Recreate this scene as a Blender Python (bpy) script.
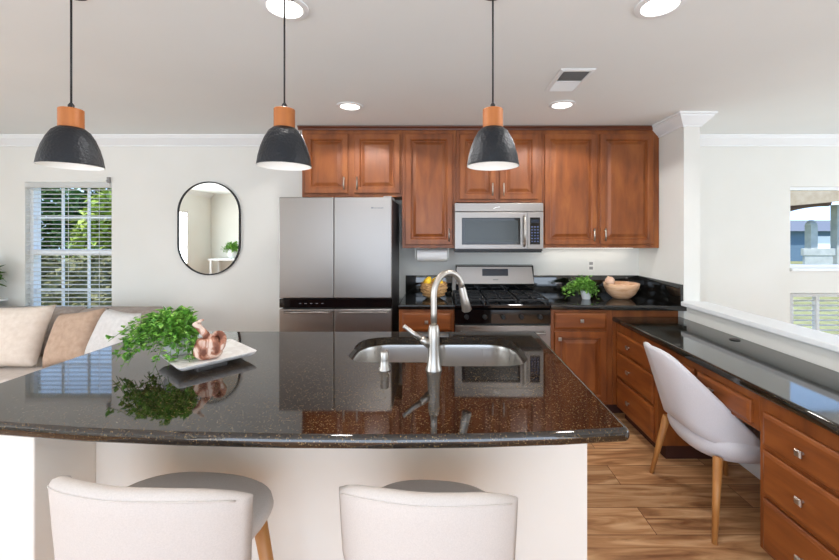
import bpy, bmesh, math, random
from mathutils import Vector, Matrix
PI = math.pi
C = bpy.context.scene.collection
S = bpy.context.scene
for o in list(bpy.data.objects):
    bpy.data.objects.remove(o)

# ------------------------------------------------------------ camera, world, light, exposure
F = 385.0; HX, HY = 440.0, 233.0; CAMZ = 1.49
cd = bpy.data.cameras.new('camera'); cam = bpy.data.objects.new('camera', cd); C.objects.link(cam)
cam.location = (0, 0, CAMZ); cam.rotation_euler = (PI/2, 0, 0)
cd.sensor_width = 36; cd.lens = 36*F/839
cd.shift_x = (419.5-HX)/839; cd.shift_y = -(280-HY)/839
cd.clip_start = 0.05
S.camera = cam
S.view_settings.view_transform = 'Standard'; S.view_settings.look = 'None'
S.view_settings.gamma = 1; S.view_settings.exposure = 0.37; S.view_settings.use_curve_mapping = False

w = bpy.data.worlds.new('world'); S.world = w; w.use_nodes = True
wn = w.node_tree; wn.nodes.clear()
tcw = wn.nodes.new('ShaderNodeTexCoord'); sep = wn.nodes.new('ShaderNodeSeparateXYZ'); skr = wn.nodes.new('ShaderNodeValToRGB')
_e = skr.color_ramp.elements; _e.new(.5)
for _k, (_p, _c) in enumerate(((0, (.40, .55, .76, 1)), (.16, (.44, .62, .88, 1)), (.7, (.11, .26, .62, 1)))): _e[_k].position = _p; _e[_k].color = _c
bg = wn.nodes.new('ShaderNodeBackground'); bg.inputs[1].default_value = 2.2
wn.links.new(tcw.outputs['Generated'], sep.inputs[0]); wn.links.new(sep.outputs[2], skr.inputs[0])
wo = wn.nodes.new('ShaderNodeOutputWorld')
wn.links.new(skr.outputs[0], bg.inputs[0]); wn.links.new(bg.outputs[0], wo.inputs[0])

def light(name, kind, loc, energy, rot=(0, 0, 0), size=None, sy=None, color=(1, 1, 1), radius=None):
    l = bpy.data.lights.new(name, kind); l.energy = energy; l.color = color
    if kind == 'AREA':
        l.shape = 'RECTANGLE' if sy else 'DISK'; l.size = size
        if sy: l.size_y = sy
    if radius is not None: l.shadow_soft_size = radius
    o = bpy.data.objects.new(name, l); C.objects.link(o); o.location = loc; o.rotation_euler = rot
    return o
sun = light('sun', 'SUN', (3, -4, 9), 5, rot=(math.radians(28), 0, math.radians(-25)), color=(1, .96, .88)); sun.data.angle = .02
# left window daylight, plus added fill lights behind and right of the camera
light('rear_fill_light', 'AREA', (-0.4, -1.6, 1.1), 50, rot=(PI/2+.45, 0, 0), size=4.2, sy=2.0, color=(.925, .965, 1))  # added fill at an invented door, tilted up to brighten the ceiling
light('left_window_daylight', 'AREA', (-5.49, 0.05, 1.38), 66, rot=(0, -PI/2, 0), size=1.1, sy=1.9, color=(.91, .96, 1))
light('right_room_fill', 'AREA', (5.2, 1.2, 1.25), 50, rot=(0, PI/2+.3, 0), size=1.7, sy=2.6, color=(.93, .975, 1))  # added fill standing at an unseen side window, tilted up

# ------------------------------------------------------------ mesh helper
class MB:
    def __init__(self): self.bm = bmesh.new()
    def box(self, x0, x1, y0, y1, z0, z1, bev=0, seg=2):
        r = bmesh.ops.create_cube(self.bm, size=1)
        vs = r['verts']
        for v in vs:
            v.co = Vector(((x0+x1)/2+v.co.x*(x1-x0), (y0+y1)/2+v.co.y*(y1-y0), (z0+z1)/2+v.co.z*(z1-z0)))
        if bev:
            es = list({e for v in vs for e in v.link_edges})
            bmesh.ops.bevel(self.bm, geom=es, offset=bev, segments=seg, profile=.5, affect='EDGES')
        return self
    def loft(self, rings, cap0=True, cap1=True, closed=True):
        bm = self.bm; R = [[bm.verts.new(p) for p in r] for r in rings]
        n = len(R[0])
        for a, b in zip(R, R[1:]):
            for i in range(n if closed else n-1):
                j = (i+1) % n
                try: bm.faces.new((a[i], a[j], b[j], b[i]))
                except ValueError: pass
        if cap0: bm.faces.new(R[0])
        if cap1: bm.faces.new(R[-1])
        return R
    def lathe(self, cx, cy, prof, n=32, cap0=True, cap1=True):
        self.loft([[(cx+r*math.cos(2*PI*k/n), cy+r*math.sin(2*PI*k/n), z) for k in range(n)] for r, z in prof], cap0, cap1)
        return self
    def tube(self, pts, r, n=10, cap=True):
        pts = [Vector(p) for p in pts]; m = len(pts)
        rs = r if isinstance(r, (list, tuple)) else [r]*m
        t0 = (pts[1]-pts[0]).normalized()
        up = Vector((0, 0, 1)) if abs(t0.z) < .9 else Vector((1, 0, 0))
        u = t0.cross(up).normalized(); rings = []
        for i in range(m):
            t = (pts[min(i+1, m-1)]-pts[max(i-1, 0)]).normalized()
            u = (u-t*u.dot(t)).normalized(); v = t.cross(u)
            rings.append([pts[i]+(u*math.cos(2*PI*k/n)+v*math.sin(2*PI*k/n))*rs[i] for k in range(n)])
        self.loft(rings, cap, cap); return self
    def rings(self, fr, u0, u1, v0, v1, prof, cap=True):
        """concentric rectangles: prof = (inset, height) ; fr maps (u,v,w) to space"""
        R = []
        for ins, h in prof:
            R.append([fr(u0+ins, v0+ins, h), fr(u1-ins, v0+ins, h), fr(u1-ins, v1-ins, h), fr(u0+ins, v1-ins, h)])
        self.loft(R, False, cap); return self
    def leaf(self, p, d, l, wd, up=Vector((0, 0, 1)), fold=.25):
        d = Vector(d).normalized(); s = d.cross(up)
        if s.length < .01: s = Vector((1, 0, 0))
        s.normalize(); n = s.cross(d)
        p = Vector(p); bm = self.bm
        a = bm.verts.new(p); b = bm.verts.new(p+d*l*.45+s*wd/2+n*wd*fold); c = bm.verts.new(p+d*l)
        e = bm.verts.new(p+d*l*.45-s*wd/2+n*wd*fold); m = bm.verts.new(p+d*l*.5)
        bm.faces.new((a, b, m)); bm.faces.new((b, c, m)); bm.faces.new((a, m, e)); bm.faces.new((m, c, e))
    def build(self, name, mat, parent=None, smooth=False, sub=0, norm=True, auto=None, offset=None):
        bm = self.bm
        if norm: bmesh.ops.recalc_face_normals(bm, faces=bm.faces[:])
        off = Vector((0, 0, 0)); q = parent
        while q is not None: off += q.location; q = q.parent
        if offset is not None: off = Vector(offset)
        bmesh.ops.translate(bm, verts=bm.verts[:], vec=-off)
        me = bpy.data.meshes.new(name); bm.to_mesh(me); bm.free()
        me.materials.append(mat)
        if smooth or sub:
            for p in me.polygons: p.use_smooth = True
        if auto is not None:
            for p in me.polygons: p.use_smooth = True
            me.set_sharp_from_angle(angle=math.radians(auto))
            if 'granite' in mat.name:
                for p in me.polygons:
                    if abs(p.normal.z) > .999: p.use_smooth = False
        o = bpy.data.objects.new(name, me); C.objects.link(o)
        if parent: o.parent = parent
        elif offset is not None: o.location = offset
        if sub:
            m = o.modifiers.new('sub', 'SUBSURF'); m.levels = sub; m.render_levels = sub
        return o
def tag(o, label=None, cat=None, group=None, kind=None):
    if label: o['label'] = label
    if cat: o['category'] = cat
    if group: o['group'] = group
    if kind: o['kind'] = kind
    return o
def thing(name, label, cat, loc=(0, 0, 0), group=None):
    o = bpy.data.objects.new(name, None); C.objects.link(o); o.location = loc; o.empty_display_size = .1
    return tag(o, label, cat, group)
def copy_tree(o, parent=None):
    c = o.copy(); C.objects.link(c); c.parent = parent
    for ch in [x for x in C.objects if x.parent == o]: copy_tree(ch, c)
    return c
def struct(name, mb, mat, **k):
    return tag(mb.build(name, mat, **k), kind='structure')

# ------------------------------------------------------------ materials
def lin(c):
    return tuple(((v/255)/12.92 if v/255 <= .04045 else ((v/255+.055)/1.055)**2.4) for v in c)+(1,)
def mat(name, col, rough=.5, metal=0, **k):
    m = bpy.data.materials.new(name); m.use_nodes = True
    b = m.node_tree.nodes['Principled BSDF']
    b.inputs['Base Color'].default_value = lin(col); b.inputs['Roughness'].default_value = rough
    b.inputs['Metallic'].default_value = metal
    for kk, v in k.items(): b.inputs[kk].default_value = v
    return m
def nodes(m): return m.node_tree, m.node_tree.nodes['Principled BSDF']
def noise_col(m, cols, scale=(1, 1, 1), nscale=5, detail=4, bump=0, dist=0, coord='Object', bscale=None):
    """colour ramp over stretched noise, optional bump"""
    t, b = nodes(m); N = t.nodes; L = t.links
    tc = N.new('ShaderNodeTexCoord'); mp = N.new('ShaderNodeMapping'); mp.inputs['Scale'].default_value = scale
    L.new(tc.outputs[coord], mp.inputs[0])
    nz = N.new('ShaderNodeTexNoise'); nz.inputs['Scale'].default_value = nscale; nz.inputs['Detail'].default_value = detail
    nz.inputs['Distortion'].default_value = dist
    L.new(mp.outputs[0], nz.inputs[0])
    cr = N.new('ShaderNodeValToRGB'); el = cr.color_ramp.elements
    while len(el) < len(cols): el.new(.5)
    for e, (p, c) in zip(el, cols): e.position = p; e.color = lin(c)
    L.new(nz.outputs[0], cr.inputs[0]); L.new(cr.outputs[0], b.inputs['Base Color'])
    if bump:
        bn = nz
        if bscale:
            bn = N.new('ShaderNodeTexNoise'); bn.inputs['Scale'].default_value = bscale; L.new(tc.outputs[coord], bn.inputs[0])
        bp = N.new('ShaderNodeBump'); bp.inputs['Strength'].default_value = bump; bp.inputs['Distance'].default_value = .01
        L.new(bn.outputs[0], bp.inputs['Height']); L.new(bp.outputs[0], b.inputs['Normal'])
    return m
M = {}
M['wall'] = noise_col(mat('wall_paint', (231, 230, 224), .85), [(.3, (228, 227, 220)), (.7, (232, 231, 225))], nscale=2, bump=.03, bscale=140)
M['ceil'] = noise_col(mat('ceiling_paint', (237, 240, 238), .9), [(.3, (235, 238, 236)), (.7, (238, 241, 239))], nscale=1.5, bump=.05, bscale=90)
M['trim'] = mat('white_trim_paint', (236, 238, 238), .45)
M['island'] = noise_col(mat('island_paint', (238, 230, 218), .8), [(.3, (235, 226, 213)), (.7, (240, 232, 221))], nscale=2, bump=.03, bscale=140)
def cherry(name, scale, cols=None):
    m = mat(name, (150, 75, 35), .45)
    cols = cols or [(.25, (104, 52, 19)), (.5, (136, 73, 28)), (.75, (160, 93, 40))]
    noise_col(m, cols, scale=scale, nscale=2.2, detail=7, dist=.35, bump=.04)
    m.node_tree.nodes['Principled BSDF'].inputs['Coat Weight'].default_value = .12
    m.node_tree.nodes['Principled BSDF'].inputs['Coat Roughness'].default_value = .2
    return m
M['cherry'] = cherry('cherry_wood', (5, 5, 1.2))
M['cherry_h'] = cherry('cherry_wood_horizontal_grain', (1.2, 1.2, 7))
M['cherry_dark'] = cherry('cherry_wood_dark', (1, 3, 6), [(.3, (76, 34, 14)), (.7, (106, 52, 22))])
def granite(name, base, flecks, scale=150, th=.42, rough=.045, spec=.5, dark=None):
    m = mat(name, base, rough, **{'IOR': 1.8, 'Specular IOR Level': spec}); t, b = nodes(m); N = t.nodes; L = t.links
    tc = N.new('ShaderNodeTexCoord')
    nz = N.new('ShaderNodeTexNoise'); nz.inputs['Scale'].default_value = scale*.35; nz.inputs['Detail'].default_value = 3
    L.new(tc.outputs['Object'], nz.inputs[0])
    r1 = N.new('ShaderNodeValToRGB'); r1.color_ramp.elements[0].position = .38; r1.color_ramp.elements[0].color = lin(dark or base)
    r1.color_ramp.elements[1].position = .62; r1.color_ramp.elements[1].color = lin(base); L.new(nz.outputs[0], r1.inputs[0])
    vo = N.new('ShaderNodeTexVoronoi'); vo.inputs['Scale'].default_value = scale; L.new(tc.outputs['Object'], vo.inputs[0])
    sp = N.new('ShaderNodeSeparateColor'); L.new(vo.outputs['Color'], sp.inputs[0])
    lt = N.new('ShaderNodeMath'); lt.operation = 'GREATER_THAN'; lt.inputs[1].default_value = 1-th*2.6; L.new(sp.outputs[0], lt.inputs[0])
    ds = N.new('ShaderNodeMath'); ds.operation = 'LESS_THAN'; ds.inputs[1].default_value = .42; L.new(vo.outputs['Distance'], ds.inputs[0])
    ml = N.new('ShaderNodeMath'); ml.operation = 'MULTIPLY'; L.new(lt.outputs[0], ml.inputs[0]); L.new(ds.outputs[0], ml.inputs[1]); lt = ml
    r2 = N.new('ShaderNodeValToRGB'); el = r2.color_ramp.elements; el[0].color = lin(flecks[0]); el[1].color = lin(flecks[1]); L.new(sp.outputs[1], r2.inputs[0])
    mx = N.new('ShaderNodeMix'); mx.data_type = 'RGBA'; L.new(lt.outputs[0], mx.inputs[0]); L.new(r1.outputs[0], mx.inputs[6]); L.new(r2.outputs[0], mx.inputs[7])
    L.new(mx.outputs[2], b.inputs['Base Color']); return m
M['granite'] = granite('brown_speckled_granite', (32, 20, 14), ((44, 32, 21), (122, 102, 70)), scale=200, th=.14, dark=(15, 11, 9))
M['granite_black'] = granite('black_granite', (20, 19, 17), ((28, 26, 23), (70, 66, 55)), scale=165, th=.08, dark=(9, 9, 9), rough=.06)
M['granite_desk'] = granite('dark_green_granite', (30, 28, 22), ((38, 36, 28), (92, 84, 60)), scale=165, th=.14, dark=(12, 12, 10), rough=.06)
def steel(name, col=(186, 184, 182), rough=.3, stretch=(1, 1, 60)):
    m = mat(name, col, rough, 1.0); t, b = nodes(m); N = t.nodes; L = t.links
    tc = N.new('ShaderNodeTexCoord'); mp = N.new('ShaderNodeMapping'); mp.inputs['Scale'].default_value = stretch; L.new(tc.outputs['Object'], mp.inputs[0])
    nz = N.new('ShaderNodeTexNoise'); nz.inputs['Scale'].default_value = 8; L.new(mp.outputs[0], nz.inputs[0])
    mr = N.new('ShaderNodeMapRange'); mr.inputs[3].default_value = rough-.04; mr.inputs[4].default_value = rough+.08; L.new(nz.outputs[0], mr.inputs[0]); L.new(mr.outputs[0], b.inputs['Roughness'])
    return m
M['steel'] = steel('brushed_stainless_steel', (152, 146, 141), .36)
M['steel_sink'] = steel('satin_sink_steel', (205, 202, 198), .28, (30, 30, 1))
M['nickel'] = steel('brushed_nickel', (186, 180, 172), .36)
M['dark_steel'] = mat('dark_grey_appliance_side', (62, 60, 60), .4, .3)
M['black_gloss'] = mat('black_glass', (8, 8, 10), .06)
M['black_matt'] = mat('black_cast_iron', (16, 16, 17), .45)
M['oven_glass'] = mat('grey_tinted_glass', (44, 49, 48), .22)
M['display'] = mat('display_blue_black', (28, 36, 50), .15)
M['fabric'] = noise_col(mat('offwhite_linen', (222, 212, 204), .95), [(.3, (200, 190, 182)), (.7, (208, 198, 190))], nscale=300, detail=2, bump=.08, bscale=420)
M['fabric_grey'] = noise_col(mat('pale_grey_fabric', (206, 202, 204), .95), [(.3, (204, 200, 202)), (.7, (212, 208, 210))], nscale=300, detail=2, bump=.08, bscale=420)
M['legwood'] = noise_col(mat('oak_leg', (182, 122, 62), .45), [(.3, (168, 108, 52)), (.7, (196, 138, 76))], scale=(12, 12, 1), nscale=3, detail=5)
M['capwood'] = noise_col(mat('orange_wood_cap', (184, 104, 56), .5), [(.3, (156, 86, 34)), (.7, (182, 110, 50))], scale=(10, 10, 1), nscale=3, detail=5)
def hammered():
    m = mat('black_hammered_metal', (30, 33, 38), .45, .3); t, b = nodes(m); N = t.nodes; L = t.links
    tc = N.new('ShaderNodeTexCoord'); vo = N.new('ShaderNodeTexVoronoi'); vo.inputs['Scale'].default_value = 95; L.new(tc.outputs['Object'], vo.inputs[0])
    bp = N.new('ShaderNodeBump'); bp.inputs['Strength'].default_value = .6; bp.inputs['Distance'].default_value = .003; L.new(vo.outputs['Distance'], bp.inputs['Height']); L.new(bp.outputs[0], b.inputs['Normal'])
    return m
M['hammer'] = hammered()
M['white'] = mat('white_enamel', (240, 240, 238), .4)
M['cord'] = mat('black_cord', (30, 30, 32), .6)
M['glow'] = mat('lamp_lens', (255, 252, 245), .5, **{'Emission Color': (1, .96, .9, 1), 'Emission Strength': 4.5})
M['bulb'] = mat('bulb_glass', (255, 250, 240), .4, **{'Emission Color': (1, .93, .82, 1), 'Emission Strength': 1.5})
M['mirror'] = mat('mirror_glass', (228, 230, 226), .01, 1.0)
M['leaf'] = noise_col(mat('green_leaf', (80, 140, 45), .5), [(.3, (62, 122, 38)), (.5, (108, 166, 58)), (.7, (164, 206, 96))], nscale=38, detail=2)
M['leaf_dark'] = noise_col(mat('dark_leaf', (50, 80, 40), .6), [(.3, (34, 66, 26)), (.5, (66, 104, 42)), (.7, (112, 146, 66))], nscale=3, detail=4)
M['leaf_yellow'] = noise_col(mat('yellow_green_leaf', (150, 170, 60), .6), [(.3, (112, 132, 40)), (.7, (178, 196, 84))], nscale=3, detail=4)
M['bark'] = noise_col(mat('bark', (96, 76, 58), .9), [(.3, (80, 62, 46)), (.7, (112, 90, 70))], nscale=8, bump=.4)
M['pot'] = noise_col(mat('grey_stone_pot', (190, 192, 188), .7), [(.3, (176, 178, 176)), (.7, (204, 204, 200))], nscale=14, bump=.2)
M['potwhite'] = mat('white_ceramic', (232, 234, 236), .25)
M['marble'] = noise_col(mat('white_marble', (236, 232, 228), .3), [(.42, (238, 235, 232)), (.52, (222, 216, 212)), (.6, (240, 237, 234))], nscale=7, dist=2.0)
M['driftwood'] = noise_col(mat('carved_reddish_wood', (180, 120, 90), .6), [(.36, (112, 62, 42)), (.46, (176, 118, 92)), (.56, (226, 200, 182))], nscale=13, detail=3, dist=1.5, bump=.1)
M['soil'] = noise_col(mat('soil', (60, 44, 34), .95), [(.3, (48, 36, 28)), (.7, (74, 56, 44))], nscale=40)
M['basket'] = noise_col(mat('woven_wicker', (190, 146, 92), .7), [(.35, (140, 96, 52)), (.5, (196, 150, 96)), (.65, (222, 184, 132))], scale=(1, 1, 4), nscale=40, bump=.5)
M['lemon'] = noise_col(mat('lemon_skin', (246, 200, 26), .45), [(.3, (240, 186, 20)), (.7, (250, 214, 50))], nscale=20, bump=.15, bscale=200)
M['bowlwood'] = noise_col(mat('blond_wood_bowl', (214, 168, 128), .4), [(.3, (196, 142, 100)), (.5, (220, 176, 138)), (.7, (234, 198, 166))], scale=(1, 1, 6), nscale=9, detail=4, dist=1)
M['bulbveg'] = noise_col(mat('pinkish_onion_skin', (232, 190, 160), .5), [(.3, (224, 172, 140)), (.7, (240, 206, 180))], nscale=12)
M['sofa'] = noise_col(mat('taupe_sofa_fabric', (168, 156, 148), .95), [(.3, (160, 148, 140)), (.7, (178, 166, 158))], nscale=40, bump=.15, bscale=300)
M['cream'] = noise_col(mat('cream_cushion_fabric', (226, 212, 198), .95), [(.3, (220, 205, 190)), (.7, (232, 219, 206))], nscale=30, bump=.2, bscale=220)
M['seatc'] = noise_col(mat('light_beige_seat_fabric', (206, 194, 184), .95), [(.3, (200, 188, 178)), (.7, (212, 200, 191))], nscale=30, bump=.15, bscale=260)
M['tan'] = noise_col(mat('tan_cushion_fabric', (188, 160, 138), .95), [(.3, (180, 152, 130)), (.7, (198, 170, 148))], nscale=30, bump=.2, bscale=220)
M['whitec'] = noise_col(mat('white_textured_fabric', (226, 224, 222), .95), [(.3, (212, 209, 206)), (.7, (224, 221, 218))], nscale=35, bump=.5, bscale=90)
M['paper'] = mat('paper_towel', (240, 240, 240), .9)
M['plasticw'] = mat('white_plastic', (236, 234, 228), .4)
M['plasticg'] = mat('grey_plastic', (150, 148, 146), .5)
M['slat'] = mat('white_blind_slat', (240, 240, 238), .5)
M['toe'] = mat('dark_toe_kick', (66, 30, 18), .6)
M['hinge'] = mat('grey_hinge_cover', (150, 150, 150), .4)
M['slat'].node_tree.nodes['Principled BSDF'].inputs['Transmission Weight'].default_value = 0
_t = M['slat'].node_tree; _tr = _t.nodes.new('ShaderNodeBsdfTranslucent'); _tr.inputs[0].default_value = (.9, .9, .88, 1); _mx = _t.nodes.new('ShaderNodeMixShader'); _mx.inputs[0].default_value = .45
_t.links.new(_t.nodes['Principled BSDF'].outputs[0], _mx.inputs[1]); _t.links.new(_tr.outputs[0], _mx.inputs[2]); _t.links.new(_mx.outputs[0], _t.nodes['Material Output'].inputs[0])
M['glass'] = mat('window_glass', (255, 255, 255), 0.0, **{'Transmission Weight': 1.0, 'IOR': 1.0, 'Specular IOR Level': 0.5})
M['grass'] = noise_col(mat('dry_grass', (132, 134, 84), .95), [(.3, (120, 118, 76)), (.7, (150, 150, 98))], nscale=3)
M['stucco'] = noise_col(mat('tan_stucco', (176, 158, 138), .9), [(.3, (164, 146, 126)), (.7, (184, 168, 148))], nscale=12)
M['awning'] = noise_col(mat('tan_canvas', (168, 150, 126), .9), [(.3, (158, 140, 116)), (.7, (176, 160, 138))], nscale=6)
M['brown'] = mat('brown_painted_beam', (96, 72, 62), .7)
M['stone'] = noise_col(mat('pale_grey_stone', (168, 172, 168), .8), [(.3, (158, 163, 160)), (.7, (178, 182, 178))], nscale=6)
M['slate'] = mat('blue_grey_siding', (92, 116, 136), .8)

def floor_mat():
    m = mat('oak_planks', (180, 130, 80), .5); t, b = nodes(m); N = t.nodes; L = t.links
    tc = N.new('ShaderNodeTexCoord')
    br = N.new('ShaderNodeTexBrick'); br.inputs['Scale'].default_value = 1; br.inputs['Brick Width'].default_value = 1.7; br.inputs['Row Height'].default_value = .19
    br.inputs['Mortar Size'].default_value = .0018; br.inputs['Color1'].default_value = (0, 0, 0, 1); br.inputs['Color2'].default_value = (1, 1, 1, 1); br.inputs['Mortar'].default_value = (.5, .5, .5, 1); br.offset = .37
    L.new(tc.outputs['Object'], br.inputs[0])
    # grain coordinates shift by plank
    sc = N.new('ShaderNodeVectorMath'); sc.operation = 'SCALE'; sc.inputs['Scale'].default_value = 7.0; L.new(br.outputs['Color'], sc.inputs[0])
    ad = N.new('ShaderNodeVectorMath'); ad.operation = 'ADD'; L.new(tc.outputs['Object'], ad.inputs[0]); L.new(sc.outputs[0], ad.inputs[1])
    mp = N.new('ShaderNodeMapping'); mp.inputs['Scale'].default_value = (1.3, 10, 1); L.new(ad.outputs[0], mp.inputs[0])
    nz = N.new('ShaderNodeTexNoise'); nz.inputs['Scale'].default_value = 1.6; nz.inputs['Detail'].default_value = 7; nz.inputs['Distortion'].default_value = 1.3; L.new(mp.outputs[0], nz.inputs[0])
    cr = N.new('ShaderNodeValToRGB'); el = cr.color_ramp.elements
    for p, c in ((.5, (192, 142, 96)),): e = el.new(p); e.color = lin(c)
    el[0].position = .25; el[0].color = lin((132, 84, 50)); el[2].position = .72; el[2].color = lin((226, 182, 136))
    L.new(nz.outputs[0], cr.inputs[0])
    # tone per plank
    hs = N.new('ShaderNodeHueSaturation'); mr = N.new('ShaderNodeMapRange'); mr.inputs[3].default_value = .78; mr.inputs[4].default_value = 1.12
    L.new(br.outputs['Color'], mr.inputs[0]); L.new(mr.outputs[0], hs.inputs['Value']); L.new(cr.outputs[0], hs.inputs['Color'])
    # knots
    mk = N.new('ShaderNodeMapping'); mk.inputs['Scale'].default_value = (1.6, 5, 1); L.new(ad.outputs[0], mk.inputs[0])
    vo = N.new('ShaderNodeTexNoise'); vo.inputs['Scale'].default_value = 1.9; vo.inputs['Detail'].default_value = 5; L.new(mk.outputs[0], vo.inputs[0])
    kr = N.new('ShaderNodeValToRGB'); kr.color_ramp.elements[0].position = .66; kr.color_ramp.elements[0].color = (0, 0, 0, 1); kr.color_ramp.elements[1].position = .80; kr.color_ramp.elements[1].color = (.8, .8, .8, 1)
    L.new(vo.outputs[0], kr.inputs[0])
    mx = N.new('ShaderNodeMix'); mx.data_type = 'RGBA'; L.new(kr.outputs[0], mx.inputs[0]); L.new(hs.outputs[0], mx.inputs[6]); mx.inputs[7].default_value = lin((74, 42, 24))
    m2 = N.new('ShaderNodeMix'); m2.data_type = 'RGBA'; L.new(br.outputs['Fac'], m2.inputs[0]); L.new(mx.outputs[2], m2.inputs[6]); m2.inputs[7].default_value = lin((104, 68, 42))
    L.new(m2.outputs[2], b.inputs['Base Color'])
    bp = N.new('ShaderNodeBump'); bp.inputs['Strength'].default_value = .08; bp.inputs['Distance'].default_value = .01; L.new(nz.outputs[0], bp.inputs['Height']); L.new(bp.outputs[0], b.inputs['Normal'])
    return m
M['floor'] = floor_mat()

# ------------------------------------------------------------ room shell
YB = 3.74; CZ = 2.43; XL, XR, YR = -5.5, 5.5, -1.8
struct('floor', MB().box(XL-.1, XR+.1, YR-.1, YB+.12, -.06, 0), M['floor'])
struct('ceiling', MB().box(XL-.1, XR+.1, YR-.1, YB+.12, CZ, CZ+.1), M['ceil'])
# back wall with the left window and the two right windows cut out
WX0, WX1, WZ0, WZ1 = -4.03, -3.19, .55, 1.985
RX0, RX1 = 3.40, 4.75; RA0, RA1, RB0, RB1 = 1.15, 1.94, .30, .905
b = MB(); Y0, Y1 = YB, YB+.12
for a in ((XL-.1, WX0, 0, CZ), (WX0, WX1, 0, WZ0), (WX0, WX1, WZ1, CZ), (WX1, RX0, 0, CZ), (RX0, RX1, 0, RB0), (RX0, RX1, RB1, RA0), (RX0, RX1, RA1, CZ), (RX1, XR+.1, 0, CZ)):
    b.box(a[0], a[1], Y0, Y1, a[2], a[3])
struct('wall_back', b, M['wall'])
# left wall with window
b = MB(); LY0, LY1, LZ0, LZ1 = -.95, 1.05, .8, 1.95
for a in ((YR-.1, LY0, 0, CZ), (LY0, LY1, 0, LZ0), (LY0, LY1, LZ1, CZ), (LY1, YB, 0, CZ)): b.box(XL-.1, XL, a[0], a[1], a[2], a[3])
struct('wall_left', b, M['wall'])
b = MB(); DX0, DX1, DZ = -2.5, 1.7, 2.15
b.box(XL, DX0, YR-.1, YR, 0, CZ).box(DX0, DX1, YR-.1, YR, DZ, CZ).box(DX1, XR, YR-.1, YR, 0, CZ)
struct('wall_rear', b, M['wall'])
b = MB()
for a in ((YR, -.1, 0, CZ), (-.1, 2.5, 0, .35), (-.1, 2.5, 2.25, CZ), (2.5, YB, 0, CZ)): b.box(XR, XR+.1, a[0], a[1], a[2], a[3])
struct('wall_right', b, M['wall'])
# stub wall, pony wall, ledge
struct('wall_stub', MB().box(1.932, 2.06, 3.05, YB, 0, CZ), M['wall'])
struct('wall_half', MB().box(1.945, 2.06, -.3, 3.05, 0, .915), M['wall'])
struct('trim_ledge', MB().box(1.905, 2.10, -.32, 3.048, .915, .95, .006), M['trim'])
# crown mouldings: profile (out, down) swept along a path of offsets
CROWN = [(0, .10), (.012, .10), (.014, .088), (.022, .082), (.045, .055), (.066, .03), (.07, .018), (.082, .014), (.084, 0), (0, 0)]
def crown_line(name, p0, p1, n, m0=0, m1=0, prof=CROWN, z=CZ, mt='trim'):
    p0, p1, n = Vector(p0), Vector(p1), Vector(n); d = (p1-p0).normalized(); mb = MB()
    ra = [p0+n*o-d*o*m0+Vector((0, 0, z-h)) for o, h in prof]; rb = [p1+n*o+d*o*m1+Vector((0, 0, z-h)) for o, h in prof]
    mb.loft([ra, rb]); return mb
struct('trim_1', crown_line('c', (XL, YB, 0), (-1.216, YB, 0), (0, -1, 0)), M['trim'])
mb = crown_line('c', (1.932, 3.40, 0), (1.932, 3.05, 0), (-1, 0, 0), 0, 1)
m2 = crown_line('c', (1.932, 3.05, 0), (2.06, 3.05, 0), (0, -1, 0), 1, 1)
m3 = crown_line('c', (2.06, 3.05, 0), (2.06, YB, 0), (1, 0, 0), 1, -1)
for q in (m2, m3):
    me = bpy.data.meshes.new('t'); q.bm.to_mesh(me); mb.bm.from_mesh(me); bpy.data.meshes.remove(me)
struct('trim_2', mb, M['trim'])
struct('trim_3', crown_line('c', (2.06, YB, 0), (XR, YB, 0), (0, -1, 0), -1, 0), M['trim'])
struct('trim_4', crown_line('c', (XL, YR, 0), (XL, YB, 0), (1, 0, 0)), M['trim'])
struct('baseboard_left', MB().box(XL+.0, -1.32, YB-.015, YB-.001, 0, .1, .003), M['trim'])
struct('baseboard_half_wall', MB().box(1.93, 1.944, -.3, 3.04, 0, .1, .003), M['trim'])
# sliding door invented to carry the rear fill light, and side window frames
def win_frame(name, fr, u0, u1, v0, v1, bars=1, t=.045, d=.06):
    mb = MB()
    def bx(a0, a1, c0, c1):
        P = [fr(a, c, w) for a in (a0, a1) for c in (c0, c1) for w in (0, d)]
        xs, ys, zs = [p[0] for p in P], [p[1] for p in P], [p[2] for p in P]
        mb.box(min(xs), max(xs), min(ys), max(ys), min(zs), max(zs))
    bx(u0, u1, v0, v0+t); bx(u0, u1, v1-t, v1); bx(u0, u0+t, v0+t, v1-t); bx(u1-t, u1, v0+t, v1-t)
    for k in range(1, bars+1):
        um = u0+(u1-u0)*k/(bars+1); bx(um-t/2, um+t/2, v0+t, v1-t)
    return mb
struct('invented_door', win_frame('d', lambda u, v, w: (u, YR-.08+w, v), DX0, DX1, 0, DZ, 1, .06), M['trim'])
struct('window_4', win_frame('w', lambda u, v, w: (XL-.09+w, u, v), LY0, LY1, LZ0, LZ1, 1), M['trim'])
struct('added_window', win_frame('w', lambda u, v, w: (XR+.02+w, u, v), -.1, 2.5, .35, 2.25, 1), M['trim'])  # unseen window, put in for the right room fill light

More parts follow.
